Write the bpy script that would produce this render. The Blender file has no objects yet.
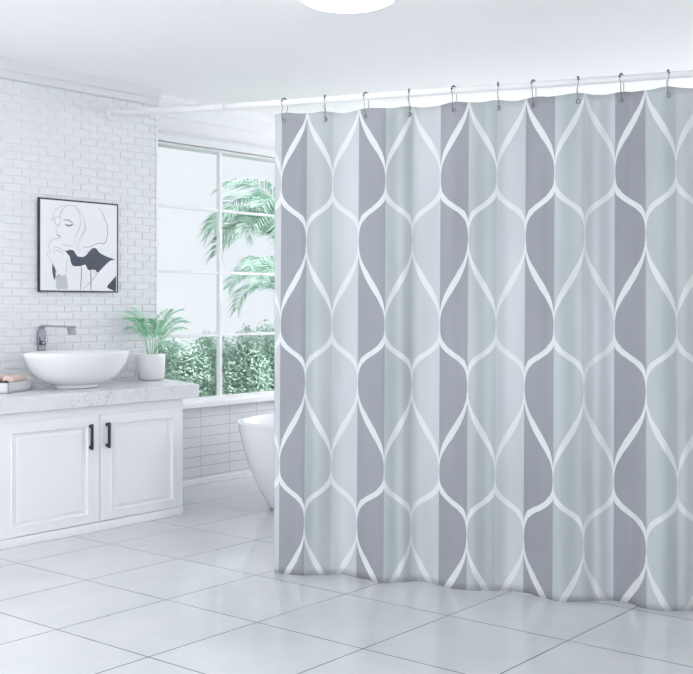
import bpy, bmesh, math, random
from mathutils import Vector, Matrix
random.seed(7)
C = bpy.context.scene.collection
PI = math.pi

# ------------------------------------------------------------ camera frame
F, HY, CX, H = 1113.0, 305.0, 346.5, 1.35
TH = math.radians(39.07)
S_, C_ = math.sin(TH), math.cos(TH)
def world(right, depth, z=0.0):
    return Vector((right*C_ - depth*S_, right*S_ + depth*C_, z))
cam_d = bpy.data.cameras.new('camera'); cam = bpy.data.objects.new('camera', cam_d); C.objects.link(cam)
cam.location = (0, 0, H); cam.rotation_euler = (PI/2, 0, TH)
cam_d.sensor_width = 36; cam_d.sensor_fit = 'HORIZONTAL'; cam_d.lens = 36*F/693
cam_d.shift_y = -(337-HY)/693; cam_d.clip_start = 0.05; cam_d.clip_end = 200
bpy.context.scene.camera = cam

# ------------------------------------------------------------ materials
def nm(name):
    m = bpy.data.materials.new(name); m.use_nodes = True
    nt = m.node_tree; b = nt.nodes['Principled BSDF']
    return m, nt, b
def mat(name, col, rough=0.5, metal=0.0, var=0.03, vscale=6.0, bump=0.0, bscale=60.0, trans=0.0, coat=0.0, emit=None, es=0.0, col2=None):
    m, nt, b = nm(name)
    tc = nt.nodes.new('ShaderNodeTexCoord'); n = nt.nodes.new('ShaderNodeTexNoise')
    n.inputs['Scale'].default_value = vscale; n.inputs['Detail'].default_value = 3
    nt.links.new(tc.outputs['Object'], n.inputs['Vector'])
    mx = nt.nodes.new('ShaderNodeMix'); mx.data_type = 'RGBA'
    a = [c*(1-var) for c in col]; d = [min(1, c*(1+var)) for c in (col2 or col)]
    mx.inputs['A'].default_value = (*a, 1); mx.inputs['B'].default_value = (*d, 1)
    nt.links.new(n.outputs['Fac'], mx.inputs['Factor'])
    nt.links.new(mx.outputs['Result'], b.inputs['Base Color'])
    b.inputs['Roughness'].default_value = rough; b.inputs['Metallic'].default_value = metal
    b.inputs['Coat Weight'].default_value = coat
    if bump:
        n2 = nt.nodes.new('ShaderNodeTexNoise'); n2.inputs['Scale'].default_value = bscale
        nt.links.new(tc.outputs['Object'], n2.inputs['Vector'])
        bp = nt.nodes.new('ShaderNodeBump'); bp.inputs['Strength'].default_value = bump; bp.inputs['Distance'].default_value = 0.002
        nt.links.new(n2.outputs['Fac'], bp.inputs['Height']); nt.links.new(bp.outputs['Normal'], b.inputs['Normal'])
    if emit:
        b.inputs['Emission Color'].default_value = (*emit, 1); b.inputs['Emission Strength'].default_value = es
    return m

W = (0.80, 0.81, 0.84)
M = dict(
    ceiling=mat('ceiling_paint', (0.90, 0.905, 0.915), 0.9, var=0.005),
    wall=mat('wall_paint', W, 0.8, var=0.01),
    brick=mat('white_brick_tile', (0.75, 0.765, 0.80), 0.45, var=0.03, vscale=9, bump=0.25, bscale=90),
    mortar=mat('white_mortar', (0.80, 0.81, 0.835), 0.9, bump=0.3, bscale=150),
    crown=mat('crown_grey_white', (0.68, 0.70, 0.705), 0.6, var=0.01),
    trim=mat('white_trim', (0.80, 0.82, 0.835), 0.5, var=0.01),
    frame=mat('window_white', (0.83, 0.84, 0.86), 0.4, var=0.01),
    cab=mat('cabinet_white', (0.83, 0.84, 0.865), 0.4, var=0.01),
    black=mat('black_metal', (0.012, 0.013, 0.025), 0.35, var=0.05),
    blackframe=mat('black_frame', (0.02, 0.02, 0.03), 0.4),
    paper=mat('white_paper', (0.84, 0.85, 0.87), 0.7, var=0.01),
    ink=mat('charcoal_ink', (0.075, 0.085, 0.115), 0.8, var=0.25, vscale=14),
    pencil=mat('pencil_grey', (0.50, 0.52, 0.55), 0.8),
    pencil_d=mat('pencil_dark', (0.22, 0.23, 0.27), 0.8),
    wash=mat('grey_wash', (0.55, 0.57, 0.61), 0.8, var=0.1, vscale=30),
    ceramic=mat('white_ceramic', (0.82, 0.83, 0.85), 0.18, var=0.005, coat=0.3),
    tub=mat('tub_acrylic', (0.84, 0.85, 0.87), 0.15, var=0.005, coat=0.3),
    chrome=mat('chrome', (0.40, 0.41, 0.45), 0.12, 1.0, var=0.02),
    wire=mat('hook_metal', (0.30, 0.30, 0.33), 0.25, 1.0),
    bead=mat('bead_metal', (0.16, 0.16, 0.18), 0.2, 1.0),
    grommet=mat('grommet_grey', (0.24, 0.24, 0.27), 0.4, 0.4),
    rod=mat('rod_white', (0.80, 0.81, 0.82), 0.3, var=0.005),
    pot=mat('pot_white', (0.80, 0.81, 0.83), 0.5, var=0.01),
    soil=mat('potting_soil', (0.10, 0.09, 0.08), 0.95, var=0.4, vscale=60),
    palm=mat('palm_leaf', (0.10, 0.46, 0.20), 0.5, var=0.25, vscale=20, col2=(0.26, 0.66, 0.38)),
    stem=mat('palm_stem', (0.22, 0.50, 0.28), 0.5),
    towel=mat('beige_towel', (0.68, 0.55, 0.49), 0.95, var=0.1, vscale=30, bump=0.8, bscale=300),
    brush=mat('dark_brush', (0.03, 0.03, 0.035), 0.6),
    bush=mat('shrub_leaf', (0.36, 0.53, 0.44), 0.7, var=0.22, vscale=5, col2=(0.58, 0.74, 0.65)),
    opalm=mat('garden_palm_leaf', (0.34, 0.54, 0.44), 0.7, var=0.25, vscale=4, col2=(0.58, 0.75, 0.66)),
    bark=mat('bark', (0.34, 0.38, 0.34), 0.9, var=0.2, vscale=12, bump=0.6),
    lawn=mat('lawn', (0.20, 0.34, 0.22), 0.95, var=0.2, vscale=3),
)
for key, es in (('lamp', 4.0), ('globe', 67.0), ('globe_b', 68.0)):  # both globe keys are emission for the added fill lamps
    m, nt, b = nm('lamp_diffuser'); b.inputs['Base Color'].default_value = (0.9, 0.9, 0.9, 1)
    b.inputs['Emission Color'].default_value = (1.0, 0.992, 0.99, 1); b.inputs['Emission Strength'].default_value = es
    M[key] = m

# glass pane: thin sheet
m, nt, b = nm('window_glass')
out = nt.nodes['Material Output']; nt.nodes.remove(b)
tr = nt.nodes.new('ShaderNodeBsdfTransparent'); tr.inputs['Color'].default_value = (0.985, 0.99, 0.99, 1)
gl = nt.nodes.new('ShaderNodeBsdfGlossy'); gl.inputs['Roughness'].default_value = 0.02
mx = nt.nodes.new('ShaderNodeMixShader'); mx.inputs['Fac'].default_value = 0.02
nt.links.new(tr.outputs[0], mx.inputs[1]); nt.links.new(gl.outputs[0], mx.inputs[2]); nt.links.new(mx.outputs[0], out.inputs['Surface'])
M['glass'] = m

def grid_lines(nt, vec, px, py, ox, oy, half):
    """returns a socket that is 1 on grout lines of a stack-bond grid"""
    sep = nt.nodes.new('ShaderNodeSeparateXYZ'); nt.links.new(vec, sep.inputs[0])
    outs = []
    for sock, p, o in ((sep.outputs[0], px, ox), (sep.outputs[1], py, oy)):
        a = nt.nodes.new('ShaderNodeMath'); a.operation = 'SUBTRACT'; a.inputs[1].default_value = o; nt.links.new(sock, a.inputs[0])
        w = nt.nodes.new('ShaderNodeMath'); w.operation = 'PINGPONG'; w.inputs[1].default_value = p/2; nt.links.new(a.outputs[0], w.inputs[0])
        l = nt.nodes.new('ShaderNodeMath'); l.operation = 'LESS_THAN'; l.inputs[1].default_value = half; nt.links.new(w.outputs[0], l.inputs[0])
        outs.append(l.outputs[0])
    mxx = nt.nodes.new('ShaderNodeMath'); mxx.operation = 'MAXIMUM'
    nt.links.new(outs[0], mxx.inputs[0]); nt.links.new(outs[1], mxx.inputs[1])
    return mxx.outputs[0]
# floor
m, nt, b = nm('polished_floor_tile')
g = nt.nodes.new('ShaderNodeNewGeometry')
fac = grid_lines(nt, g.outputs['Position'], 0.575, 0.60, -3.28, 3.435, 0.0028)
n = nt.nodes.new('ShaderNodeTexNoise'); n.inputs['Scale'].default_value = 1.6; n.inputs['Detail'].default_value = 8; n.inputs['Roughness'].default_value = 0.65
nt.links.new(g.outputs['Position'], n.inputs['Vector'])
cr = nt.nodes.new('ShaderNodeValToRGB'); cr.color_ramp.elements[0].position = 0.3; cr.color_ramp.elements[1].position = 0.7
cr.color_ramp.elements[0].color = (0.51, 0.53, 0.555, 1); cr.color_ramp.elements[1].color = (0.60, 0.615, 0.635, 1)
nt.links.new(n.outputs['Fac'], cr.inputs[0])
mx = nt.nodes.new('ShaderNodeMix'); mx.data_type = 'RGBA'; mx.inputs['B'].default_value = (0.08, 0.095, 0.12, 1)
nt.links.new(fac, mx.inputs['Factor']); nt.links.new(cr.outputs[0], mx.inputs['A']); nt.links.new(mx.outputs['Result'], b.inputs['Base Color'])
b.inputs['Roughness'].default_value = 0.10; b.inputs['IOR'].default_value = 1.55
M['floor'] = m
# tiled lower wall
m, nt, b = nm('grey_wall_tile')
g = nt.nodes.new('ShaderNodeNewGeometry'); sp = nt.nodes.new('ShaderNodeSeparateXYZ'); cb = nt.nodes.new('ShaderNodeCombineXYZ')
nt.links.new(g.outputs['Position'], sp.inputs[0]); nt.links.new(sp.outputs[1], cb.inputs[0]); nt.links.new(sp.outputs[2], cb.inputs[1])
fac = grid_lines(nt, cb.outputs[0], 0.302, 0.0742, 5.832, 0.579, 0.002)
mx = nt.nodes.new('ShaderNodeMix'); mx.data_type = 'RGBA'; mx.inputs['A'].default_value = (0.68, 0.685, 0.715, 1); mx.inputs['B'].default_value = (0.32, 0.33, 0.36, 1)
nt.links.new(fac, mx.inputs['Factor']); nt.links.new(mx.outputs['Result'], b.inputs['Base Color']); b.inputs['Roughness'].default_value = 0.25
M['tile'] = m
# quartz
m, nt, b = nm('veined_quartz')
tc = nt.nodes.new('ShaderNodeTexCoord')
n = nt.nodes.new('ShaderNodeTexNoise'); n.inputs['Scale'].default_value = 9; n.inputs['Detail'].default_value = 9; n.inputs['Roughness'].default_value = 0.72; n.inputs['Distortion'].default_value = 0.9
nt.links.new(tc.outputs['Object'], n.inputs['Vector'])
ab = nt.nodes.new('ShaderNodeMath'); ab.operation = 'SUBTRACT'; ab.inputs[1].default_value = 0.5; nt.links.new(n.outputs['Fac'], ab.inputs[0])
ac = nt.nodes.new('ShaderNodeMath'); ac.operation = 'ABSOLUTE'; nt.links.new(ab.outputs[0], ac.inputs[0])
cr = nt.nodes.new('ShaderNodeValToRGB'); cr.color_ramp.elements[0].position = 0.0; cr.color_ramp.elements[1].position = 0.014
cr.color_ramp.elements[0].color = (1, 1, 1, 1); cr.color_ramp.elements[1].color = (0, 0, 0, 1); nt.links.new(ac.outputs[0], cr.inputs[0])
n2 = nt.nodes.new('ShaderNodeTexNoise'); n2.inputs['Scale'].default_value = 4.5; nt.links.new(tc.outputs['Object'], n2.inputs['Vector'])
c2 = nt.nodes.new('ShaderNodeValToRGB'); c2.color_ramp.elements[0].position = 0.5; c2.color_ramp.elements[1].position = 0.62; nt.links.new(n2.outputs['Fac'], c2.inputs[0])
mu = nt.nodes.new('ShaderNodeMath'); mu.operation = 'MULTIPLY'; nt.links.new(cr.outputs[0], mu.inputs[0]); nt.links.new(c2.outputs[0], mu.inputs[1])
mx = nt.nodes.new('ShaderNodeMix'); mx.data_type = 'RGBA'; mx.inputs['A'].default_value = (0.72, 0.73, 0.76, 1); mx.inputs['B'].default_value = (0.34, 0.35, 0.40, 1)
nt.links.new(mu.outputs[0], mx.inputs['Factor']); nt.links.new(mx.outputs['Result'], b.inputs['Base Color']); b.inputs['Roughness'].default_value = 0.25
M['quartz'] = m
# curtain print: one column = one stripe, one swinging ribbon per stripe
m, nt, b = nm('ogee_print_fabric')
N = nt.nodes.new; L = nt.links.new
def math_(op, a, bb=None, cc=None):
    x = N('ShaderNodeMath'); x.operation = op
    for i, v in enumerate((a, bb, cc)):
        if v is None: continue
        if isinstance(v, (int, float)): x.inputs[i].default_value = v
        else: L(v, x.inputs[i])
    return x.outputs[0]
uv = N('ShaderNodeUVMap'); uv.uv_map = 'print'; sp = N('ShaderNodeSeparateXYZ'); L(uv.outputs[0], sp.inputs[0])
U, V = sp.outputs[0], sp.outputs[1]
s = math_('PINGPONG', U, 1.0)
p = math_('FRACT', V)
def fcurve(sock, pts):
    fc = N('ShaderNodeFloatCurve'); c = fc.mapping.curves[0]
    c.points[0].location = pts[0]; c.points[1].location = pts[-1]
    for q in pts[1:-1]: c.points.new(*q)
    fc.mapping.update(); L(sock, fc.inputs['Value']); return fc.outputs[0]
gpos = fcurve(p, [(0, 0.0), (0.06, 0.06), (0.17, 0.30), (0.28, 0.62), (0.38, 0.88), (0.46, 0.985), (0.54, 1.0), (0.60, 0.985), (0.65, 0.90), (0.695, 0.70), (0.735, 0.42), (0.78, 0.17), (0.84, 0.035), (0.92, 0.0), (1, 0.0)])
hw = fcurve(p, [(0, 0.025), (0.08, 0.05), (0.17, 0.105), (0.26, 0.122), (0.35, 0.085), (0.44, 0.025), (0.54, 0.012), (0.60, 0.03), (0.65, 0.095), (0.695, 0.14), (0.735, 0.155), (0.78, 0.10), (0.84, 0.035), (0.92, 0.012), (1, 0.035)])
rib = math_('LESS_THAN', math_('ABSOLUTE', math_('SUBTRACT', s, gpos)), hw)
idx = math_('FLOORED_MODULO', math_('FLOOR', U), 3.0)
cols = [(0.288, 0.30, 0.328), (0.43, 0.478, 0.484), (0.505, 0.528, 0.552)]
isg = math_('COMPARE', idx, 1.0, 0.2); isl = math_('COMPARE', idx, 2.0, 0.2)
a = N('ShaderNodeMix'); a.data_type = 'RGBA'; a.inputs['A'].default_value = (*cols[0], 1); a.inputs['B'].default_value = (*cols[1], 1); L(isg, a.inputs['Factor'])
c = N('ShaderNodeMix'); c.data_type = 'RGBA'; c.inputs['B'].default_value = (*cols[2], 1); L(isl, c.inputs['Factor']); L(a.outputs['Result'], c.inputs['A'])
nz = N('ShaderNodeTexNoise'); nz.inputs['Scale'].default_value = 0.9; L(uv.outputs[0], nz.inputs['Vector'])
hs = N('ShaderNodeHueSaturation'); L(c.outputs['Result'], hs.inputs['Color']); L(math_('MULTIPLY_ADD', nz.outputs['Fac'], 0.36, 0.82), hs.inputs['Value'])
d = N('ShaderNodeMix'); d.data_type = 'RGBA'; d.inputs['B'].default_value = (0.66, 0.68, 0.69, 1); L(rib, d.inputs['Factor']); L(hs.outputs[0], d.inputs['A'])
L(d.outputs['Result'], b.inputs['Base Color']); b.inputs['Roughness'].default_value = 0.85
b.inputs['Specular IOR Level'].default_value = 0.2
M['curtain'] = m

# ------------------------------------------------------------ mesh helpers
def obj(name, bm, m, parent=None, smooth=False, loc=None, bevel=0.0, recalc=True):
    if recalc: bmesh.ops.recalc_face_normals(bm, faces=bm.faces)
    me = bpy.data.meshes.new(name); bm.to_mesh(me); bm.free()
    ms = m if isinstance(m, list) else [m]
    for x in ms: me.materials.append(M[x])
    if smooth:
        for p in me.polygons: p.use_smooth = True
    o = bpy.data.objects.new(name, me); C.objects.link(o)
    if parent: o.parent = parent
    if loc is not None: o.location = loc
    if bevel:
        mo = o.modifiers.new('bevel', 'BEVEL'); mo.width = bevel; mo.segments = 2; mo.limit_method = 'ANGLE'
    return o
def empty(name, loc=(0, 0, 0)):
    o = bpy.data.objects.new(name, None); C.objects.link(o); o.location = loc; o.empty_display_size = 0.1; return o
def tag(o, label, cat, group=None, kind=None):
    o['label'] = label; o['category'] = cat
    if group: o['group'] = group
    if kind: o['kind'] = kind
    return o
def struct(o): o['kind'] = 'structure'; return o
def box(bm, x0, x1, y0, y1, z0, z1):
    v = [bm.verts.new((x, y, z)) for z in (z0, z1) for x, y in ((x0, y0), (x1, y0), (x1, y1), (x0, y1))]
    for f in ((0, 3, 2, 1), (4, 5, 6, 7), (0, 1, 5, 4), (1, 2, 6, 5), (2, 3, 7, 6), (3, 0, 4, 7)):
        bm.faces.new([v[i] for i in f])
def prism(bm, pts, z0, z1):
    a = [bm.verts.new((x, y, z0)) for x, y in pts]; b = [bm.verts.new((x, y, z1)) for x, y in pts]
    n = len(pts); bm.faces.new(a[::-1]); bm.faces.new(b)
    for i in range(n): bm.faces.new((a[i], a[(i+1) % n], b[(i+1) % n], b[i]))
def extrude_y(bm, prof, y0, y1):            # profile in (x, z)
    a = [bm.verts.new((x, y0, z)) for x, z in prof]; b = [bm.verts.new((x, y1, z)) for x, z in prof]
    n = len(prof); bm.faces.new(a); bm.faces.new(b[::-1])
    for i in range(n): bm.faces.new((a[i], b[i], b[(i+1) % n], a[(i+1) % n]))
def tube(bm, pts, r, n=10, cap=True):
    pts = [Vector(p) for p in pts]; rr = r if isinstance(r, list) else [r]*len(pts)
    rings = []; ref = None
    for i, p in enumerate(pts):
        t = (pts[min(i+1, len(pts)-1)] - pts[max(i-1, 0)]).normalized()
        if ref is None:
            ref = Vector((0, 0, 1)) if abs(t.z) < 0.9 else Vector((1, 0, 0))
        a = (ref - t*ref.dot(t)).normalized(); b = t.cross(a); ref = a
        rings.append([bm.verts.new(p + (a*math.cos(q*2*PI/n) + b*math.sin(q*2*PI/n))*rr[i]) for q in range(n)])
    for i in range(len(rings)-1):
        for q in range(n): bm.faces.new((rings[i][q], rings[i][(q+1) % n], rings[i+1][(q+1) % n], rings[i+1][q]))
    if cap: bm.faces.new(rings[0][::-1]); bm.faces.new(rings[-1])
def lathe(bm, prof, n=48, sx=1.0, sy=1.0, power=2.0, closed=True):   # prof = (rx, ry, z) or (r, z)
    rings = []
    for q in prof:
        rx, ry, z = q if len(q) == 3 else (q[0]*sx, q[0]*sy, q[1])
        if rx < 1e-6: rings.append([bm.verts.new((0, 0, z))]); continue
        ring = []
        for k in range(n):
            a = 2*PI*k/n; ca, sa = math.cos(a), math.sin(a)
            e = 2.0/power
            ring.append(bm.verts.new((rx*math.copysign(abs(ca)**e, ca), ry*math.copysign(abs(sa)**e, sa), z)))
        rings.append(ring)
    for i in range(len(rings)-1):
        A, B = rings[i], rings[i+1]
        for k in range(n):
            k2 = (k+1) % n
            if len(A) == 1 and len(B) == 1: continue
            if len(A) == 1: bm.faces.new((A[0], B[k2], B[k]))
            elif len(B) == 1: bm.faces.new((A[k], A[k2], B[0]))
            else: bm.faces.new((A[k], A[k2], B[k2], B[k]))
def new(): return bmesh.new()

# ------------------------------------------------------------ the room
XB, XW, ZC = -6.0, -6.15, 2.87          # brick face, window wall face, ceiling
YB, YE, YN, XR = 5.265, 9.0, -1.6, 1.2
bm = new(); box(bm, XW-0.25, XR+0.15, YN, YE+0.15, -0.1, 0); struct(obj('floor', bm, 'floor'))
bm = new(); box(bm, XW-0.25, XR+0.15, YN, YE+0.15, ZC, ZC+0.1); struct(obj('ceiling', bm, 'ceiling'))
bm = new(); box(bm, XW, XR, YE, YE+0.15, 0, ZC); struct(obj('wall_back', bm, 'wall'))
bm = new(); box(bm, XR, XR+0.15, YN, YE+0.15, 0, ZC); struct(obj('wall_right', bm, 'wall'))
# brick wall: backing + individually bevelled brick tiles
bm = new(); box(bm, XW-0.25, XB-0.006, YN, YB-0.001, 0, ZC)
for f in bm.faces: f.material_index = 1
ph, pl = 0.0503, 0.1316
y_ref = 4.075
row = 0; z = 2.757
y_lo = 2.2
def brick(y0, y1, z0, z1):
    j = random.uniform(-0.0012, 0.0012); e = 0.004
    b0 = [bm.verts.new((XB-0.007, y, zz)) for y, zz in ((y0, z0), (y1, z0), (y1, z1), (y0, z1))]
    b1 = [bm.verts.new((XB+j, y, zz)) for y, zz in ((y0+e, z0+e), (y1-e, z0+e), (y1-e, z1-e), (y0+e, z1-e))]
    bm.faces.new(b1)
    for i in range(4): bm.faces.new((b0[i], b0[(i+1) % 4], b1[(i+1) % 4], b1[i]))
while z - ph > 0.0:
    off = 0.0 if row % 2 == 0 else pl/2
    k = math.floor((y_lo - y_ref - off)/pl)
    while True:
        y0 = y_ref + off + k*pl; k += 1
        if y0 >= YB-0.012: break
        jj = random.uniform(-0.002, 0.002)
        brick(max(y0, y_lo)+0.004+jj, min(y0+pl, YB-0.004)-0.004+jj*0, z-ph+0.004, z-0.003)
    z -= ph; row += 1
struct(obj('wall_left', bm, ['brick', 'mortar'], recalc=False))
# flat white end bead of the brick wall
bm = new(); box(bm, XB-0.01, XB+0.004, YB-0.012, YB+0.004, 0, 2.757); struct(obj('trim_1', bm, 'trim'))
# crown over the brick
bm = new()
extrude_y(bm, [(XB-0.02, ZC), (XB+0.062, ZC), (XB+0.055, ZC-0.068), (XB+0.036, ZC-0.072), (XB+0.032, ZC-0.112), (XB+0.02, ZC-0.117), (XB-0.02, ZC-0.117)], YN, YB-0.012)
struct(obj('trim_2', bm, 'crown'))
# window wall: below, above, sides
WZ0, WZ1, WY0, WM = 0.625, 2.545, 5.31, 0.74
WY1 = 6.085 + 3*WM
bm = new(); box(bm, XW-0.25, XW, YB, YE, 0, WZ0-0.03); o = obj('wall_window_lower', bm, 'tile'); struct(o)
bm = new(); box(bm, XW-0.25, XW, YB, YE, WZ1, ZC); box(bm, XW-0.25, XW, WY1, YE, WZ0-0.03, WZ1); box(bm, XW-0.25, XW, YB, WY0, WZ0-0.03, WZ1)
struct(obj('wall_window', bm, 'wall'))
bm = new(); extrude_y(bm, [(XW-0.02, ZC), (XW+0.06, ZC), (XW+0.055, ZC-0.03), (XW+0.03, ZC-0.05), (XW+0.025, ZC-0.14), (XW+0.012, ZC-0.15), (XW-0.02, ZC-0.15)], YB, YE)
struct(obj('trim_3', bm, 'trim'))
bm = new(); extrude_y(bm, [(XW-0.02, WZ1+0.075), (XW+0.012, WZ1+0.075), (XW+0.025, WZ1+0.05), (XW+0.03, WZ1), (XW-0.02, WZ1)], YB, YE)
struct(obj('trim_4', bm, 'trim'))
bm = new(); box(bm, XW, XW+0.015, YB, YE, 0, 0.042); struct(obj('baseboard_left', bm, 'frame', bevel=0.004))
# window: frame, muntins, sill, panes
win = struct(empty('window_1', (XW-0.06, WY0, WZ0)))
def part(name, bm, m, parent, **k):
    o = obj(name, bm, m, parent, **k); o.matrix_parent_inverse = Matrix.Translation(-parent.location); return o
bm = new()
fx0, fx1 = XW-0.09, XW-0.035
box(bm, fx0, fx1, WY0, WY1, WZ1-0.014, WZ1); box(bm, fx0, fx1, WY0, WY1, WZ0-0.01, WZ0+0.022)
box(bm, fx0, fx1, WY0, WY0+0.04, WZ0, WZ1); box(bm, fx0, fx1, WY1-0.04, WY1, WZ0, WZ1)
part('window_frame', bm, 'frame', win)
mull_y = [6.085 + i*WM for i in range(3)]
for y in mull_y:
    bm = new(); box(bm, fx0+0.012, fx1-0.008, y-0.016, y+0.016, WZ0, WZ1); part('mullion', bm, 'frame', win, bevel=0.004)
for z in (2.08, 1.60, 1.118):
    bm = new(); box(bm, fx0+0.018, fx1-0.014, WY0, WY1, z-0.011, z+0.011); part('muntin', bm, 'frame', win, bevel=0.003)
bm = new(); extrude_y(bm, [(XW-0.25, WZ0-0.03), (XW+0.035, WZ0-0.045), (XW+0.035, WZ0-0.01), (XW-0.04, WZ0), (XW-0.25, WZ0)], YB+0.002, YE)
part('window_sill', bm, 'frame', win, bevel=0.003)
ys = [WY0] + mull_y + [WY1]
for i in range(4):
    bm = new(); box(bm, fx0+0.03, fx0+0.034, ys[i], ys[i+1], WZ0, WZ1); part('window_pane', bm, 'glass', win)

# ------------------------------------------------------------ ceiling light and added fill lamps
def ceiling_light(x, y, label):
    t = tag(empty('ceiling_light', (x, y, ZC)), label, 'light')
    bm = new(); lathe(bm, [(0, 0), (0.225, 0), (0.235, -0.006), (0.235, -0.028), (0.225, -0.032), (0, -0.032)], 64)
    obj('base_ring', bm, 'trim', t, smooth=True).modifiers.new('e', 'EDGE_SPLIT')
    bm = new(); lathe(bm, [(0.222, -0.03), (0.228, -0.045), (0.222, -0.062), (0.19, -0.076), (0.12, -0.083), (0.0, -0.085)], 64)
    obj('diffuser', bm, 'lamp', t, smooth=True)
    return t
ceiling_light(-3.345, 4.13, 'round white flush ceiling light above the shower curtain')
def fill_lamp(x, y, z, r, label, mk='globe'):  # invented hanging globes, kept out of view, added to brighten the room
    t = tag(empty('added_fill_lamp', (x, y, ZC)), label, 'lamp')
    bm = new(); lathe(bm, [(0, 0), (0.06, 0), (0.06, -0.02), (0.02, -0.03), (0, -0.03)], 32); obj('canopy', bm, 'trim', t, smooth=True)
    bm = new(); tube(bm, [(0, 0, -0.02), (0, 0, z-ZC+r)], 0.004, 8); obj('cord', bm, 'black', t)
    bm = new(); lathe(bm, [(0, z-ZC-r)] + [(r*math.cos(math.radians(q)), z-ZC+r*math.sin(math.radians(q))) for q in range(-80, 81, 10)] + [(0, z-ZC+r)], 40); obj('globe', bm, mk, t, smooth=True)
fill_lamp(-2.6, 0.7, 1.8, 0.18, 'added white fill globe, unseen behind the camera in the middle')
fill_lamp(-4.7, 0.9, 1.8, 0.18, 'added white fill globe, unseen behind the camera near the brick wall')
fill_lamp(0.6, -0.3, 1.9, 0.18, 'added white fill globe, unseen behind the camera near the right wall')
fill_lamp(-5.4, 8.4, 1.75, 0.18, 'added white fill globe hidden behind the shower curtain', 'globe_b')
fill_lamp(-1.4, 8.3, 1.75, 0.18, 'added white fill globe out of frame behind the right end of the curtain', 'globe_b')

# ------------------------------------------------------------ vanity
XF = -5.34
Y0c, Y1c = 3.54, 4.906
van = tag(empty('vanity_cabinet', ((XF+XB)/2, (Y0c+Y1c)/2, 0)), 'white panelled vanity cabinet with two doors against the brick wall', 'cabinet')
bm = new(); box(bm, XB+0.004, XF-0.018, Y0c, Y1c, 0, 0.749); box(bm, XF-0.018, XF, Y0c, Y1c, 0.6958, 0.749)
part('body', bm, 'cab', van, bevel=0.002)
bm = new(); box(bm, XF-0.019, XF+0.004, Y0c, Y1c, 0.0, 0.052); part('plinth', bm, 'cab', van, bevel=0.004)
def door(y0, y1, hy):
    z0, z1 = 0.056, 0.695
    bm = new()
    rings = []
    for ins, dx in ((0, -0.018), (0, -0.002), (0.003, 0.0), (0.078, 0.0), (0.081, 0.005), (0.090, 0.004), (0.097, -0.008), (0.118, -0.008), (0.132, -0.002), (0.136, -0.002)):
        iz = ins*0.62 if ins > 0.01 else ins
        rings.append([bm.verts.new((XF+dx, y, z)) for y, z in ((y0+ins, z0+iz), (y1-ins, z0+iz), (y1-ins, z1-iz*1.15), (y0+ins, z1-iz*1.15))])
    for a, b in zip(rings, rings[1:]):
        for i in range(4): bm.faces.new((a[i], a[(i+1) % 4], b[(i+1) % 4], b[i]))
    bm.faces.new(rings[-1]); bm.faces.new(rings[0][::-1])
    d = part('door', bm, 'cab', van)
    bm = new(); tube(bm, [(XF+0.022, hy, 0.492), (XF+0.023, hy, 0.506), (XF+0.023, hy, 0.630), (XF+0.022, hy, 0.645)], [0.0085, 0.0095, 0.0095, 0.0085], 12)
    tube(bm, [(XF, hy, 0.507), (XF+0.022, hy, 0.507)], 0.011, 12); tube(bm, [(XF, hy, 0.631), (XF+0.022, hy, 0.631)], 0.011, 12)
    h = obj('handle', bm, 'black', d, smooth=True)
    h['label'] = 'black bar handle'
door(Y0c+0.004, 4.2365, 4.163)
door(4.2425, Y1c-0.002, 4.290)
bm = new(); prism(bm, [(-5.308, 3.42), (-5.308, 5.018), (XB+0.06, 5.252), (XB+0.004, 5.258), (XB+0.004, 3.42)], 0.750, 0.836)
tag(obj('countertop', bm, 'quartz', bevel=0.004), 'white quartz countertop with grey veins on the vanity cabinet', 'countertop')

# basin
ZT = 0.836
basin = tag(empty('vessel_sink', (-5.655, 4.315, ZT)), 'white oval vessel sink standing on the quartz countertop', 'sink')
ax, ay = 0.25, 0.362
pr = [(0, 0.001), (0.36, 0.001), (0.40, 0.004), (0.405, 0.014), (0.39, 0.02), (0.48, 0.026), (0.62, 0.042), (0.75, 0.072), (0.855, 0.110), (0.93, 0.152), (0.98, 0.195), (1.0, 0.222), (0.996, 0.226), (0.975, 0.224), (0.90, 0.190), (0.80, 0.145), (0.66, 0.095), (0.48, 0.058), (0.25, 0.042), (0.09, 0.038)]
bm = new(); lathe(bm, [(r*ax, r*ay, z) for r, z in pr], 72); obj('bowl', bm, 'ceramic', basin, smooth=True)
bm = new(); lathe(bm, [(0, 0.043), (0.020, 0.043), (0.026, 0.041), (0.027, 0.036), (0, 0.036)], 24); obj('drain', bm, 'chrome', basin, smooth=True)

# faucet
fy = 4.285
fau = tag(empty('faucet', (XB+0.004, fy, 1.055)), 'chrome wall faucet with long flat spout reaching over the sink', 'faucet')
bm = new(); box(bm, 0, 0.02, -0.028, 0.028, 0.0, 0.135); obj('wall_plate', bm, 'chrome', fau, bevel=0.003)
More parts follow.
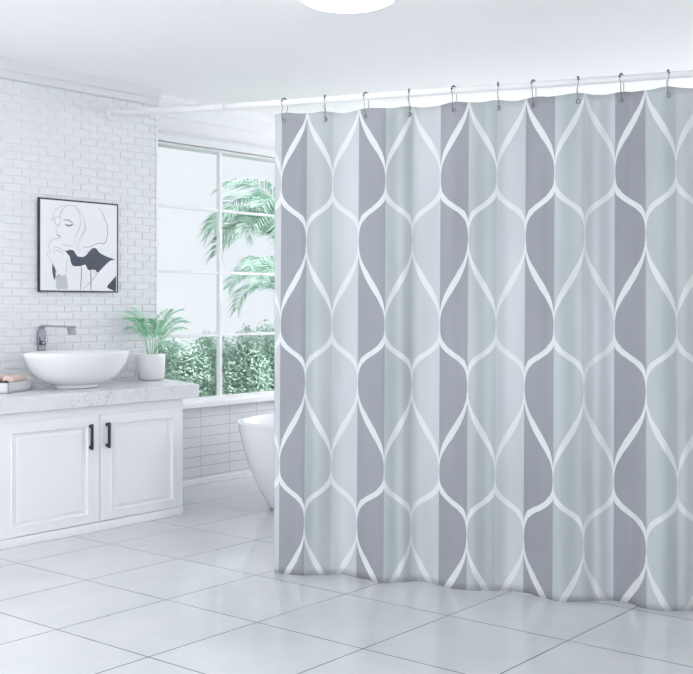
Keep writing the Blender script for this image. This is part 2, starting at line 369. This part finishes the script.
# spout: a flat bar that turns out of the plate and runs out
path = [(0.012, 0.115), (0.013, 0.142), (0.022, 0.158), (0.042, 0.164), (0.30, 0.160), (0.335, 0.158)]
bm = new(); rows = []
for i, (x, z) in enumerate(path):
    a = Vector(path[max(i-1, 0)]); b_ = Vector(path[min(i+1, len(path)-1)]); t = (b_-a).normalized(); nn = Vector((-t.y, t.x))*0.0055
    rows.append([bm.verts.new((x+sg*nn.x, yy, z+sg*nn.y)) for sg, yy in ((-1, -0.022), (1, -0.022), (1, 0.022), (-1, 0.022))])
for a, b_ in zip(rows, rows[1:]):
    for i in range(4): bm.faces.new((a[i], a[(i+1) % 4], b_[(i+1) % 4], b_[i]))
bm.faces.new(rows[0][::-1]); bm.faces.new(rows[-1]); obj('spout', bm, 'chrome', fau, bevel=0.0015)
bm = new(); box(bm, 0.298, 0.334, -0.02, 0.02, 0.112, 0.1545)
for v in bm.verts:
    if v.co.z < 0.13: v.co.x += 0.012
obj('nozzle', bm, 'chrome', fau, bevel=0.003)
bm = new(); tube(bm, [(0.018, 0, 0.055), (0.045, 0, 0.05)], 0.013, 16); tube(bm, [(0.04, 0, 0.05), (0.05, 0.0, 0.09)], 0.005, 10); obj('lever', bm, 'chrome', fau, smooth=True)

# potted palm
pp = tag(empty('potted_palm', (-5.855, 5.085, ZT)), 'small green palm in a white round pot at the end of the countertop', 'plant')
bm = new(); lathe(bm, [(0, 0.001), (0.070, 0.001), (0.082, 0.006), (0.089, 0.020), (0.094, 0.07), (0.096, 0.175), (0.0945, 0.180), (0.090, 0.180), (0.088, 0.165), (0, 0.165)], 48); obj('pot', bm, 'pot', pp, smooth=True)
bm = new(); lathe(bm, [(0, 0.172), (0.05, 0.171), (0.089, 0.167), (0.089, 0.160), (0, 0.160)], 24); obj('soil', bm, 'soil', pp, smooth=True)
def frond(bm, base, az, lean, length, droop, nl, leaf, w, rise=1.0, stem_r=0.002, start=0.35):
    pts = []; p = Vector(base); el = lean; seg = 14
    for i in range(seg+1):
        pts.append(p.copy()); t = i/seg
        e = el - droop*t*t
        p = p + Vector((math.cos(az)*math.cos(e), math.sin(az)*math.cos(e), math.sin(e)*rise))*(length/seg)
    tube(bm, pts, [stem_r*(1.1-0.8*i/seg) for i in range(seg+1)], 5)
    for k in range(nl):
        t = start + (0.99-start)*k/(nl-1); f = t*seg; i = min(int(f), seg-1); q = pts[i].lerp(pts[i+1], f-i)
        tg = (pts[i+1]-pts[i]).normalized(); side = tg.cross(Vector((0, 0, 1))).normalized(); up = side.cross(tg)
        ll = leaf*(0.45+0.55*math.sin(PI*min(1, (t-start)/(1-start)*0.85+0.15)))
        for sg in (-1, 1):
            d = (side*sg*0.8 + tg*0.62 + up*0.18 + Vector((random.uniform(-.08, .08),)*3)).normalized()
            tip = q + d*ll + Vector((0, 0, -ll*0.30)); mid = q + d*ll*0.5
            wv = tg*w
            v0 = bm.verts.new(q); v1 = bm.verts.new(mid+wv); v2 = bm.verts.new(tip); v3 = bm.verts.new(mid-wv)
            bm.faces.new((v0, v1, v2, v3))
specs = [(-2.2, 1.25, .30, 1.7), (-2.75, 1.05, .30, 1.7), (-1.6, 1.15, .27, 1.6), (-0.6, 1.10, .27, 1.7), (0.45, 1.1, .27, 1.8), (0.9, 1.30, .28, 1.4), (0.1, 1.4, .26, 1.2), (-2.4, 1.4, .27, 1.2), (1.5, 1.2, .26, 1.7), (-1.0, 1.35, .22, 1.5), (0.25, 0.95, .24, 1.6), (-2.45, 1.0, .25, 1.9)]
for az, le, ln, dr in specs:
    bm = new(); frond(bm, (math.cos(az)*0.025, math.sin(az)*0.025, 0.170), az, min(1.45, le+0.1), ln*1.24, dr*0.88, 24, 0.10, 0.0032)
    for v in bm.verts:
        v.co.z = 0.17 + (v.co.z-0.17)*1.10
        v.co.y += 0.10*v.co.y*(v.co.z-0.17)/0.2
        if v.co.y < 0: v.co.y *= 0.8
        if v.co.x < -0.02: v.co.x = -0.02 + (v.co.x+0.02)*0.42
    obj('frond', bm, 'palm', pp, recalc=False)

# tray with rolled towels
tray = tag(empty('tray', (-5.5925, 3.775, ZT)), 'small white marble tray with toiletries beside the sink, cut by the left edge', 'tray')
tray.rotation_euler = (0, 0, math.radians(90+27.5))
# local x runs along the visible front towards the sink, local y runs to the wall
bm = new(); box(bm, 0, 0.29, 0, 0.17, 0.001, 0.012)
for a in ((0, 0.29, 0, 0.012), (0, 0.29, 0.158, 0.17), (0, 0.012, 0.0, 0.17), (0.278, 0.29, 0, 0.17)): box(bm, *a, 0.001, 0.060)
obj('tray_body', bm, 'quartz', tray)
def place_local(o, x, y, z):
    o.location = tray.location + Matrix.Rotation(tray.rotation_euler.z, 3, 'Z') @ Vector((x, y, z)); o.rotation_euler = tray.rotation_euler
def roll(x, y, ln, r, z, label, group='rolled towels in the tray'):
    bm = new(); n = 20; cols_ = []
    for k in range(n+1):
        t = k/n; q = r*(1+0.06*math.sin(t*23)+0.04*math.sin(t*11)); e = min(1, 8*min(t, 1-t)+0.45)
        cols_.append((ln*t, q*min(1, e)))
    rings = [[bm.verts.new((xx, math.cos(j*2*PI/16)*q*1.1, math.sin(j*2*PI/16)*q*(0.8))) for j in range(16)] for xx, q in cols_]
    for a, b_ in zip(rings, rings[1:]):
        for j in range(16): bm.faces.new((a[j], a[(j+1) % 16], b_[(j+1) % 16], b_[j]))
    bm.faces.new(rings[0]); bm.faces.new(rings[-1])
    o = obj('rolled_towel', bm, 'towel', smooth=True); tag(o, label, 'towel', group); place_local(o, x, y, z); return o
roll(0.07, 0.048, 0.20, 0.032, 0.072, 'beige rolled towel at the front of the marble tray, nearest the sink')
roll(0.016, 0.126, 0.250, 0.028, 0.076, 'beige rolled towel at the back of the marble tray, along the brick wall')
bm = new(); tube(bm, [(0, 0, 0), (0.012, 0, 0), (0.05, 0, 0.004), (0.062, 0, 0.004)], [0.016, 0.022, 0.022, 0.014], 16)
o = obj('soap_brush', bm, 'brush', smooth=True); tag(o, 'small dark brush lying in the front corner of the marble tray', 'brush'); place_local(o, 0.014, 0.046, 0.045)

# ------------------------------------------------------------ framed drawing
PX = XB + 0.004
ya, yb, za, zb = 4.262, 4.900, 1.434, 2.036
fr = tag(empty('framed_picture', (PX, (ya+yb)/2, za)), 'black framed line drawing of a woman on the brick wall', 'picture')
bm = new()
for a in ((ya, yb, za, za+0.010), (ya, yb, zb-0.010, zb), (ya, ya+0.010, za, zb), (yb-0.010, yb, za, zb)): box(bm, PX, PX+0.017, *a)
part('frame', bm, 'blackframe', fr)
bm = new(); box(bm, PX, PX+0.016, ya+0.009, yb-0.009, za+0.009, zb-0.009); paper = part('paper', bm, 'paper', fr)
def art(x, y):
    top = 48 + (x-82)*0.098; bot = 622
    u = (x-84)/(566-84); v = (y-top)/(bot-top)
    return ya+0.010 + u*(yb-ya-0.020), zb-0.010 - v*(zb-za-0.020)
def smoothpts(P, k=5):
    P = [P[0]] + P + [P[-1]]; out = []
    for i in range(1, len(P)-2):
        p0, p1, p2, p3 = P[i-1], P[i], P[i+1], P[i+2]
        for j in range(k):
            t = j/k
            out.append(tuple(0.5*((2*p1[a]) + (-p0[a]+p2[a])*t + (2*p0[a]-5*p1[a]+4*p2[a]-p3[a])*t*t + (-p0[a]+3*p1[a]-3*p2[a]+p3[a])*t**3) for a in (0, 1)))
    out.append(P[-2]); return out
def stroke(bm, P, w, x=PX+0.0166):
    Q = [Vector(art(*p)) for p in smoothpts(P)]; L_, R_ = [], []
    n = len(Q)
    for i, q in enumerate(Q):
        t = (Q[min(i+1, n-1)]-Q[max(i-1, 0)]).normalized(); nn = Vector((-t.y, t.x)); ww = w*(0.45+0.55*math.sin(PI*(i+1)/(n+1)))/2
        L_.append(bm.verts.new((x, *(q+nn*ww)))); R_.append(bm.verts.new((x, *(q-nn*ww))))
    for i in range(n-1): bm.faces.new((L_[i], L_[i+1], R_[i+1], R_[i]))
def fill(bm, P, x=PX+0.0164):
    vs = [bm.verts.new((x, *art(*p))) for p in smoothpts(P+[P[0]], 3)[:-1]]
    f = bm.faces.new(vs); bmesh.ops.triangulate(bm, faces=[f])
bm = new()
for P in ([(155, 188), (168, 130), (205, 98), (250, 88), (300, 100), (335, 150), (358, 200), (352, 250), (328, 290), (318, 335), (332, 372)],
          [(302, 106), (322, 150), (330, 205), (315, 250), (296, 290), (300, 325), (322, 385)],
          [(345, 190), (362, 235), (340, 280), (335, 320)],
          [(205, 165), (206, 195), (190, 214), (172, 198), (170, 172), (150, 184)], [(215, 118), (202, 150), (206, 168), (178, 160), (152, 185)],
          [(248, 90), (218, 115), (206, 160)],
          [(205, 205), (186, 232), (173, 246), (188, 256), (184, 270), (200, 280), (205, 288), (190, 296), (160, 302), (138, 325), (134, 350), (142, 378), (124, 398), (140, 425), (160, 455)],
          [(158, 362), (185, 352), (222, 372), (250, 372)], [(160, 382), (182, 372), (210, 385), (222, 400)],
          [(250, 415), (243, 470), (240, 520)], [(150, 440), (175, 490), (188, 520)],
          [(215, 335), (250, 340), (285, 345)]):
    stroke(bm, P, 0.0042)
obj('pencil_lines', bm, 'pencil', paper, recalc=False)
bm = new()
for P, w in (([(443, 106), (462, 125), (478, 160), (496, 200), (505, 245), (500, 290), (484, 328), (450, 326), (415, 338), (378, 352), (340, 345)], .0045),):
    stroke(bm, P, w)
obj('hair_outline', bm, 'pencil_d', paper, recalc=False)
bm = new()
for P, w in (([(224, 182), (245, 181), (268, 190), (280, 204)], .006), ([(234, 208), (250, 216), (266, 216), (282, 208)], .012),
             ([(184, 272), (192, 280), (206, 287)], .004)):
    stroke(bm, P, w)
obj('facial_features', bm, 'pencil_d', paper, recalc=False)
bm = new()
for P, w in (([(335, 465), (334, 540), (328, 618)], .007), ([(393, 488), (396, 550), (394, 618)], .008),
             ([(346, 612), (395, 565), (445, 505)], .003), ([(405, 485), (430, 520), (436, 505)], .003)):
    stroke(bm, P, w)
o = obj('strap_lines', bm, 'pencil_d', paper, recalc=False)
bm = new()
fill(bm, [(235, 376), (262, 368), (288, 374), (300, 400), (330, 413), (362, 403), (398, 362), (428, 358), (452, 386), (500, 410), (552, 428), (520, 436), (480, 470), (440, 508), (420, 490), (378, 492), (360, 460), (330, 468), (282, 467), (266, 432), (262, 410)])
fill(bm, [(560, 528), (530, 560), (500, 596), (530, 612), (560, 618)]); fill(bm, [(156, 450), (174, 482), (176, 530), (168, 556), (156, 505)])
obj('ink_shapes', bm, 'ink', paper, recalc=False)
bm = new(); fill(bm, [(176, 532), (196, 518), (215, 532), (240, 524), (250, 608), (215, 612), (182, 611)])
obj('grey_wash', bm, 'wash', paper, recalc=False)

# ------------------------------------------------------------ bathtub
tub = tag(empty('bathtub', (-4.93, 6.00, 0)), 'white freestanding oval bathtub below the window, mostly behind the curtain', 'bathtub')
A, B = 0.45, 0.885
pr = [(0, 0, 0.001), (0.56, 0.62, 0.001), (0.65, 0.71, 0.006), (0.67, 0.725, 0.02), (0.755, 0.79, 0.11), (0.825, 0.85, 0.20), (0.89, 0.905, 0.31), (0.94, 0.95, 0.42), (0.978, 0.982, 0.52), (0.995, 0.995, 0.572), (1.0, 1.0, 0.582), (0.995, 0.997, 0.588), (0.945, 0.968, 0.589), (0.935, 0.962, 0.584), (0.90, 0.935, 0.50), (0.83, 0.88, 0.34), (0.74, 0.80, 0.20), (0.62, 0.70, 0.13), (0.4, 0.5, 0.11), (0, 0, 0.105)]
bm = new(); lathe(bm, [(a*A, b_*B, z) for a, b_, z in pr], 96, power=2.15); obj('shell', bm, 'tub', tub, smooth=True)
bm = new(); lathe(bm, [(0, 0.112), (0.025, 0.112), (0.03, 0.108), (0, 0.10)], 24); obj('drain', bm, 'chrome', tub, smooth=True)

# ------------------------------------------------------------ rod, hooks, curtain
P0 = world((275-CX)/F*5.60, 5.60); P1 = world((693-CX)/F*4.873, 4.873)
ud = (P1-P0).normalized(); nd = Vector((-ud.y, ud.x, 0))
fwd = Vector((-S_, C_, 0)); rgt = Vector((C_, S_, 0))
def on_line(px, w):
    """point on the curtain track seen at column px, w metres behind the front line"""
    t = (px-CX)/F; q = P0 + nd*w
    s = (t*q.dot(fwd) - q.dot(rgt))/(ud.dot(rgt) - t*ud.dot(fwd))
    return q + ud*s
ZR, WR = 2.370, 0.035
def rp(px): p = on_line(px, WR); p.z = ZR; return p
Wp = Vector((XB+0.002, 4.847, 2.648))
Rb = rp(262)
sgm = XR - 0.002
rr0 = rp(693); tt = (sgm - rr0.x)/ud.x; Rend = rr0 + ud*(tt-0.015)
rod = tag(empty('shower_rod', Wp), 'long white shower curtain rod fixed to the brick wall under the ceiling', 'rod')
d1 = (Rb-Wp).normalized()
k1 = Rb - d1*0.35; k2 = Rb + ud*0.30
def joint_px(px):
    t = (px-CX)/F; s = (t*Wp.dot(fwd) - Wp.dot(rgt))/(d1.dot(rgt)-t*d1.dot(fwd)); return Wp + d1*s
J = joint_px(222)
bm = new(); tube(bm, [Wp+d1*0.01, J], 0.0205, 20); part('inner_tube', bm, 'rod', rod, smooth=True).modifiers.new('e', 'EDGE_SPLIT')
bend = [k1*(1-t)**2 + Rb*2*t*(1-t) + k2*t*t for t in [i/12 for i in range(13)]]
bm = new(); tube(bm, [J-d1*0.02] + bend + [Rend-ud*0.01], 0.0165, 20); part('outer_tube', bm, 'rod', rod, smooth=True)
bm = new(); tube(bm, [J-d1*0.03, J-d1*0.028, J+d1*0.028, J+d1*0.03], [0.019, 0.0215, 0.0215, 0.017], 20); part('sleeve', bm, 'rod', rod, smooth=True)
def flange(P, d):
    bm = new(); tube(bm, [P, P+d*0.012, P+d*0.03, P+d*0.05, P+d*0.052, P+d*0.10], [0.040, 0.048, 0.046, 0.034, 0.029, 0.026], 28)
    part('flange', bm, 'rod', rod, smooth=True)
flange(Wp, (Vector((1, 0, 0))*0.5+d1*0.5).normalized()); flange(Rend, -ud)

# fold depth table along the track (metres behind the front line)
K = [(270, .012), (285, 0.0), (300, .005), (315, .04), (343, .105), (362, .05), (382, .005), (400, .05), (418, .112), (437, .07), (455, .02), (472, .018), (488, .05), (508, .085), (526, .075), (545, .01), (560, -.028), (580, .002), (596, .05), (612, .085), (628, .07), (645, .0), (662, -.018), (682, .02), (700, .06), (720, .08), (740, .03), (758, -.01), (775, .03)]
def interp(tab, x):
    if x <= tab[0][0]: return tab[0][1]
    for (x0, y0), (x1, y1) in zip(tab, tab[1:]):
        if x <= x1:
            t = (x-x0)/(x1-x0); return y0 + (y1-y0)*(3*t*t-2*t**3)
    return tab[-1][1]
def lin(tab, x):
    for (x0, y0), (x1, y1) in zip(tab, tab[1:]):
        if x <= x1 or (x1, y1) == tab[-1]: return y0 + (y1-y0)*(x-x0)/(x1-x0)
    return 0
bt = [282, 307.3, 333, 359.3, 386, 413, 441, 469, 497.3, 526.2, 555.2, 585, 615.3, 645.5, 675.5, 705, 735, 765, 795]
bb = [278.8, 303.8, 330.5, 356.5, 383.5, 410.7, 438.5, 466.5, 494.5, 523.2, 552.5, 583, 613.3, 646.5, 678, 709, 740, 771, 802]
ZTOP, ZBOT, PER = 2.316, 0.001, 0.703
hooks_px = [284.5, 325, 366, 409, 454, 498, 533.5, 578, 621.5, 668, 712, 752]
bm = new(); uvl = bm.loops.layers.uv.new('print')
NX, NZ = 300, 60; grid = []; uvs = []
for i in range(NX+1):
    f = i/NX; col = []; cu = []
    for j in range(NZ+1):
        h = j/NZ                       # 0 top .. 1 bottom
        px = (275.2 + (768-275.2)*f) - 1.2*h*(1-f)
        amp = 0.62 + 0.38*h
        w = 0.035 + (interp(K, px)-0.035)*amp if h < 0.999 else interp(K, px)
        p = on_line(px, w); z = ZTOP + (ZBOT-ZTOP)*h
        sag = 0.0
        if h < 0.08:
            dmin = min(abs(px-q) for q in hooks_px); sag = -0.010*(1-math.exp(-(dmin/12)**2))*(1-h/0.08)
        p.z = z + sag
        tab = [(bt[q]*(1-h)+bb[q]*h, q) for q in range(len(bt))]
        u = lin(tab, px) + 3.0
        col.append(bm.verts.new(p)); cu.append((u, (ZTOP-z)/PER+0.012))
    grid.append(col); uvs.append(cu)
for i in range(NX):
    for j in range(NZ):
        ix = ((i, j), (i+1, j), (i+1, j+1), (i, j+1))
        fc = bm.faces.new([grid[a][c_] for a, c_ in ix])
        for lp, (a, c_) in zip(fc.loops, ix): lp[uvl].uv = uvs[a][c_]
bm.transform(Matrix.Translation(-P0))
cur = tag(empty('shower_curtain', P0), 'grey, green and white ogee patterned shower curtain hanging from the white rod', 'curtain')
o = obj('curtain_fabric', bm, 'curtain', cur, smooth=True, recalc=False)
so = o.modifiers.new('thickness', 'SOLIDIFY'); so.thickness = 0.002; so.offset = 0
# hooks and grommets
ordn = ['first', 'second', 'third', 'fourth', 'fifth', 'sixth', 'seventh', 'eighth', 'ninth', 'tenth']
ZG = 2.277
for i, px in enumerate(hooks_px):
    w = 0.035 + (interp(K, px)-0.035)*0.62
    g = on_line(px, w); g.z = ZG
    bm = new(); fdir = nd
    # grommet ring through the cloth
    n = 18
    rg = []
    for k in range(n):
        a = 2*PI*k/n; rad = ud*math.cos(a)+Vector((0, 0, 1))*math.sin(a)
        rg.append([bm.verts.new(g + rad*r + fdir*dd) for r, dd in ((0.0075, -0.003), (0.0125, -0.003), (0.0125, 0.003), (0.0075, 0.003))])
    for k in range(n):
        for q in range(4): bm.faces.new((rg[k][q], rg[(k+1) % n][q], rg[(k+1) % n][(q+1) % 4], rg[k][(q+1) % 4]))
    part('grommet', bm, 'grommet', cur, smooth=True)
    if px > 700: continue
    base = on_line(px, WR); base.z = ZR
    hk = tag(empty('curtain_hook', base), '%s metal beaded curtain hook from the left on the white rod' % ordn[i], 'hook', 'beaded hooks along the shower rod')
    dw = (w-WR)
    sgn = 1 if i % 2 else -1
    def q3(a, z, s): return fdir*a + Vector((0, 0, z)) + ud*s
    r = 0.0225
    arc = [q3(-r*math.cos(math.radians(t)), r*math.sin(math.radians(t)), sgn*0.006*math.cos(math.radians(t))) for t in range(0, 181, 15)]
    front = [q3(dw-0.006, ZG-ZR-0.004, 0), q3(dw-0.012, ZG-ZR+0.004, 0), q3(dw*0.6-0.017, -0.055, sgn*0.003), q3(-0.020, -0.030, sgn*0.001), q3(-0.023, -0.010, sgn*0.006)]
    back = [q3(0.022, -0.012, -sgn*0.006), q3(0.020, -0.032, -sgn*0.008), q3(dw*0.7+0.014, -0.058, -sgn*0.006), q3(dw+0.008, ZG-ZR+0.004, 0), q3(dw+0.002, ZG-ZR-0.006, 0), q3(dw-0.006, ZG-ZR-0.004, 0)]
    bm = new(); tube(bm, front+arc+back, 0.0017, 8); obj('wire', bm, 'wire', hk, smooth=True)
    for t in (20, 55, 90, 125, 160):
        bm = new(); c = q3(-r*math.cos(math.radians(t)), r*math.sin(math.radians(t)), sgn*0.006*math.cos(math.radians(t)))
        bmesh.ops.create_uvsphere(bm, u_segments=12, v_segments=8, radius=0.0050, matrix=Matrix.Translation(c)); obj('bead', bm, 'bead', hk, smooth=True)

# ------------------------------------------------------------ garden beyond the window
bm = new(); box(bm, -13, XW-0.25, -6, 16, -0.35, -0.25); struct(obj('ground', bm, 'lawn'))
def shrub(x, y, rx, ry, h, n, leaf, label):
    t = tag(empty('shrub', (x, y, -0.25)), label, 'shrub', 'shrubs in the garden')
    bm = new()
    for k in range(5):
        a = k*1.3; tube(bm, [(0, 0, 0), (math.cos(a)*rx*0.25, math.sin(a)*ry*0.25, h*0.4), (math.cos(a)*rx*0.5, math.sin(a)*ry*0.5, h*0.7)], [0.03, 0.02, 0.008], 6)
    obj('branches', bm, 'bark', t)
    bm = new()
    lob = [(random.uniform(-.5, .5)*rx, random.uniform(-.5, .5)*ry, h*random.uniform(0.35, 0.72), random.uniform(0.4, 0.6)) for _ in range(9)]
    for _ in range(n):
        l = random.choice(lob); d = Vector((random.gauss(0, 1), random.gauss(0, 1), random.gauss(0, 1))).normalized()
        rad = random.uniform(0.75, 1.05)
        p = Vector((l[0]+d.x*rx*l[3]*rad, l[1]+d.y*ry*l[3]*rad, max(0.03, l[2]+d.z*h*0.42*rad)))
        a = Vector((random.gauss(0, 1), random.gauss(0, 1), random.gauss(0, .6))).normalized()*leaf
        b_ = a.cross(d+Vector((.1, .2, .3))).normalized()*leaf*0.4
        v = [bm.verts.new(q) for q in (p-a, p+b_, p+a, p-b_)]; bm.faces.new(v)
    obj('foliage', bm, 'bush', t, recalc=False)
def gpt(px, d): return world((px-CX)/F*d, d)
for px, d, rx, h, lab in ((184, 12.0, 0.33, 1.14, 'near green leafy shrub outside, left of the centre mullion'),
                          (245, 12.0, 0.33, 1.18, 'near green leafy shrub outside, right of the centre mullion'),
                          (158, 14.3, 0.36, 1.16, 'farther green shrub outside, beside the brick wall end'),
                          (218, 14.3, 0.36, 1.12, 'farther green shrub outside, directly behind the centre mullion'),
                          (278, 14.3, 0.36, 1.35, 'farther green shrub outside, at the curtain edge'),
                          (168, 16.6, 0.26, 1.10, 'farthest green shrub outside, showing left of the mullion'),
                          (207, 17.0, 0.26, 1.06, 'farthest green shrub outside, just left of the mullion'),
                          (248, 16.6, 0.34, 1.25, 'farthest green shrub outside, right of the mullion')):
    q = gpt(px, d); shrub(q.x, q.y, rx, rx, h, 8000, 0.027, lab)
def palm(px, d, hz, fl, n, label, tilt=0.0, seed=1):
    random.seed(seed); q = gpt(px, d)
    t = tag(empty('palm_tree', (q.x, q.y, -0.25)), label, 'palm', None)
    bm = new(); tube(bm, [(0, 0, 0), (0.02, 0.02, hz*0.5), (0, 0, hz)], [0.13, 0.10, 0.09], 14); obj('trunk', bm, 'bark', t, smooth=True)
    for k in range(n):
        az = k*2.399 + random.uniform(-.2, .2); le = random.uniform(0.25, 1.2)
        bm = new(); frond(bm, (0, 0, hz), az, le, fl*random.uniform(.85, 1.1), random.uniform(1.6, 2.2), 70, fl*0.34, 0.010, stem_r=0.012, start=0.15)
        obj('frond', bm, 'opalm', t, recalc=False)
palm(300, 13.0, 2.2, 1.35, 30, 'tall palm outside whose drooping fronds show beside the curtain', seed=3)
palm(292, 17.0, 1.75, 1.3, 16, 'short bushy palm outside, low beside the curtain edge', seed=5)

# ------------------------------------------------------------ light
w = bpy.data.worlds.new('sky'); bpy.context.scene.world = w; w.use_nodes = True
nt = w.node_tree; bg = nt.nodes['Background']
tc = nt.nodes.new('ShaderNodeTexCoord'); n = nt.nodes.new('ShaderNodeTexNoise'); n.inputs['Scale'].default_value = 2.5; n.inputs['Detail'].default_value = 5
nt.links.new(tc.outputs['Generated'], n.inputs['Vector'])
mx = nt.nodes.new('ShaderNodeMix'); mx.data_type = 'RGBA'; mx.inputs['A'].default_value = (0.80, 0.90, 1.0, 1); mx.inputs['B'].default_value = (0.97, 0.985, 1.0, 1)
nt.links.new(n.outputs['Fac'], mx.inputs['Factor']); nt.links.new(mx.outputs['Result'], bg.inputs['Color']); bg.inputs['Strength'].default_value = 0.98
sl = bpy.data.lights.new('sun', 'SUN'); sl.energy = 5.0; sl.angle = 0.3; so_ = bpy.data.objects.new('sun', sl); C.objects.link(so_)
so_.rotation_euler = (math.radians(-18), math.radians(38), 0)

sc = bpy.context.scene
sc.view_settings.view_transform = 'Standard'; sc.view_settings.look = 'None'
sc.view_settings.exposure = 0.0; sc.view_settings.gamma = 1.0
sc.view_settings.use_curve_mapping = False
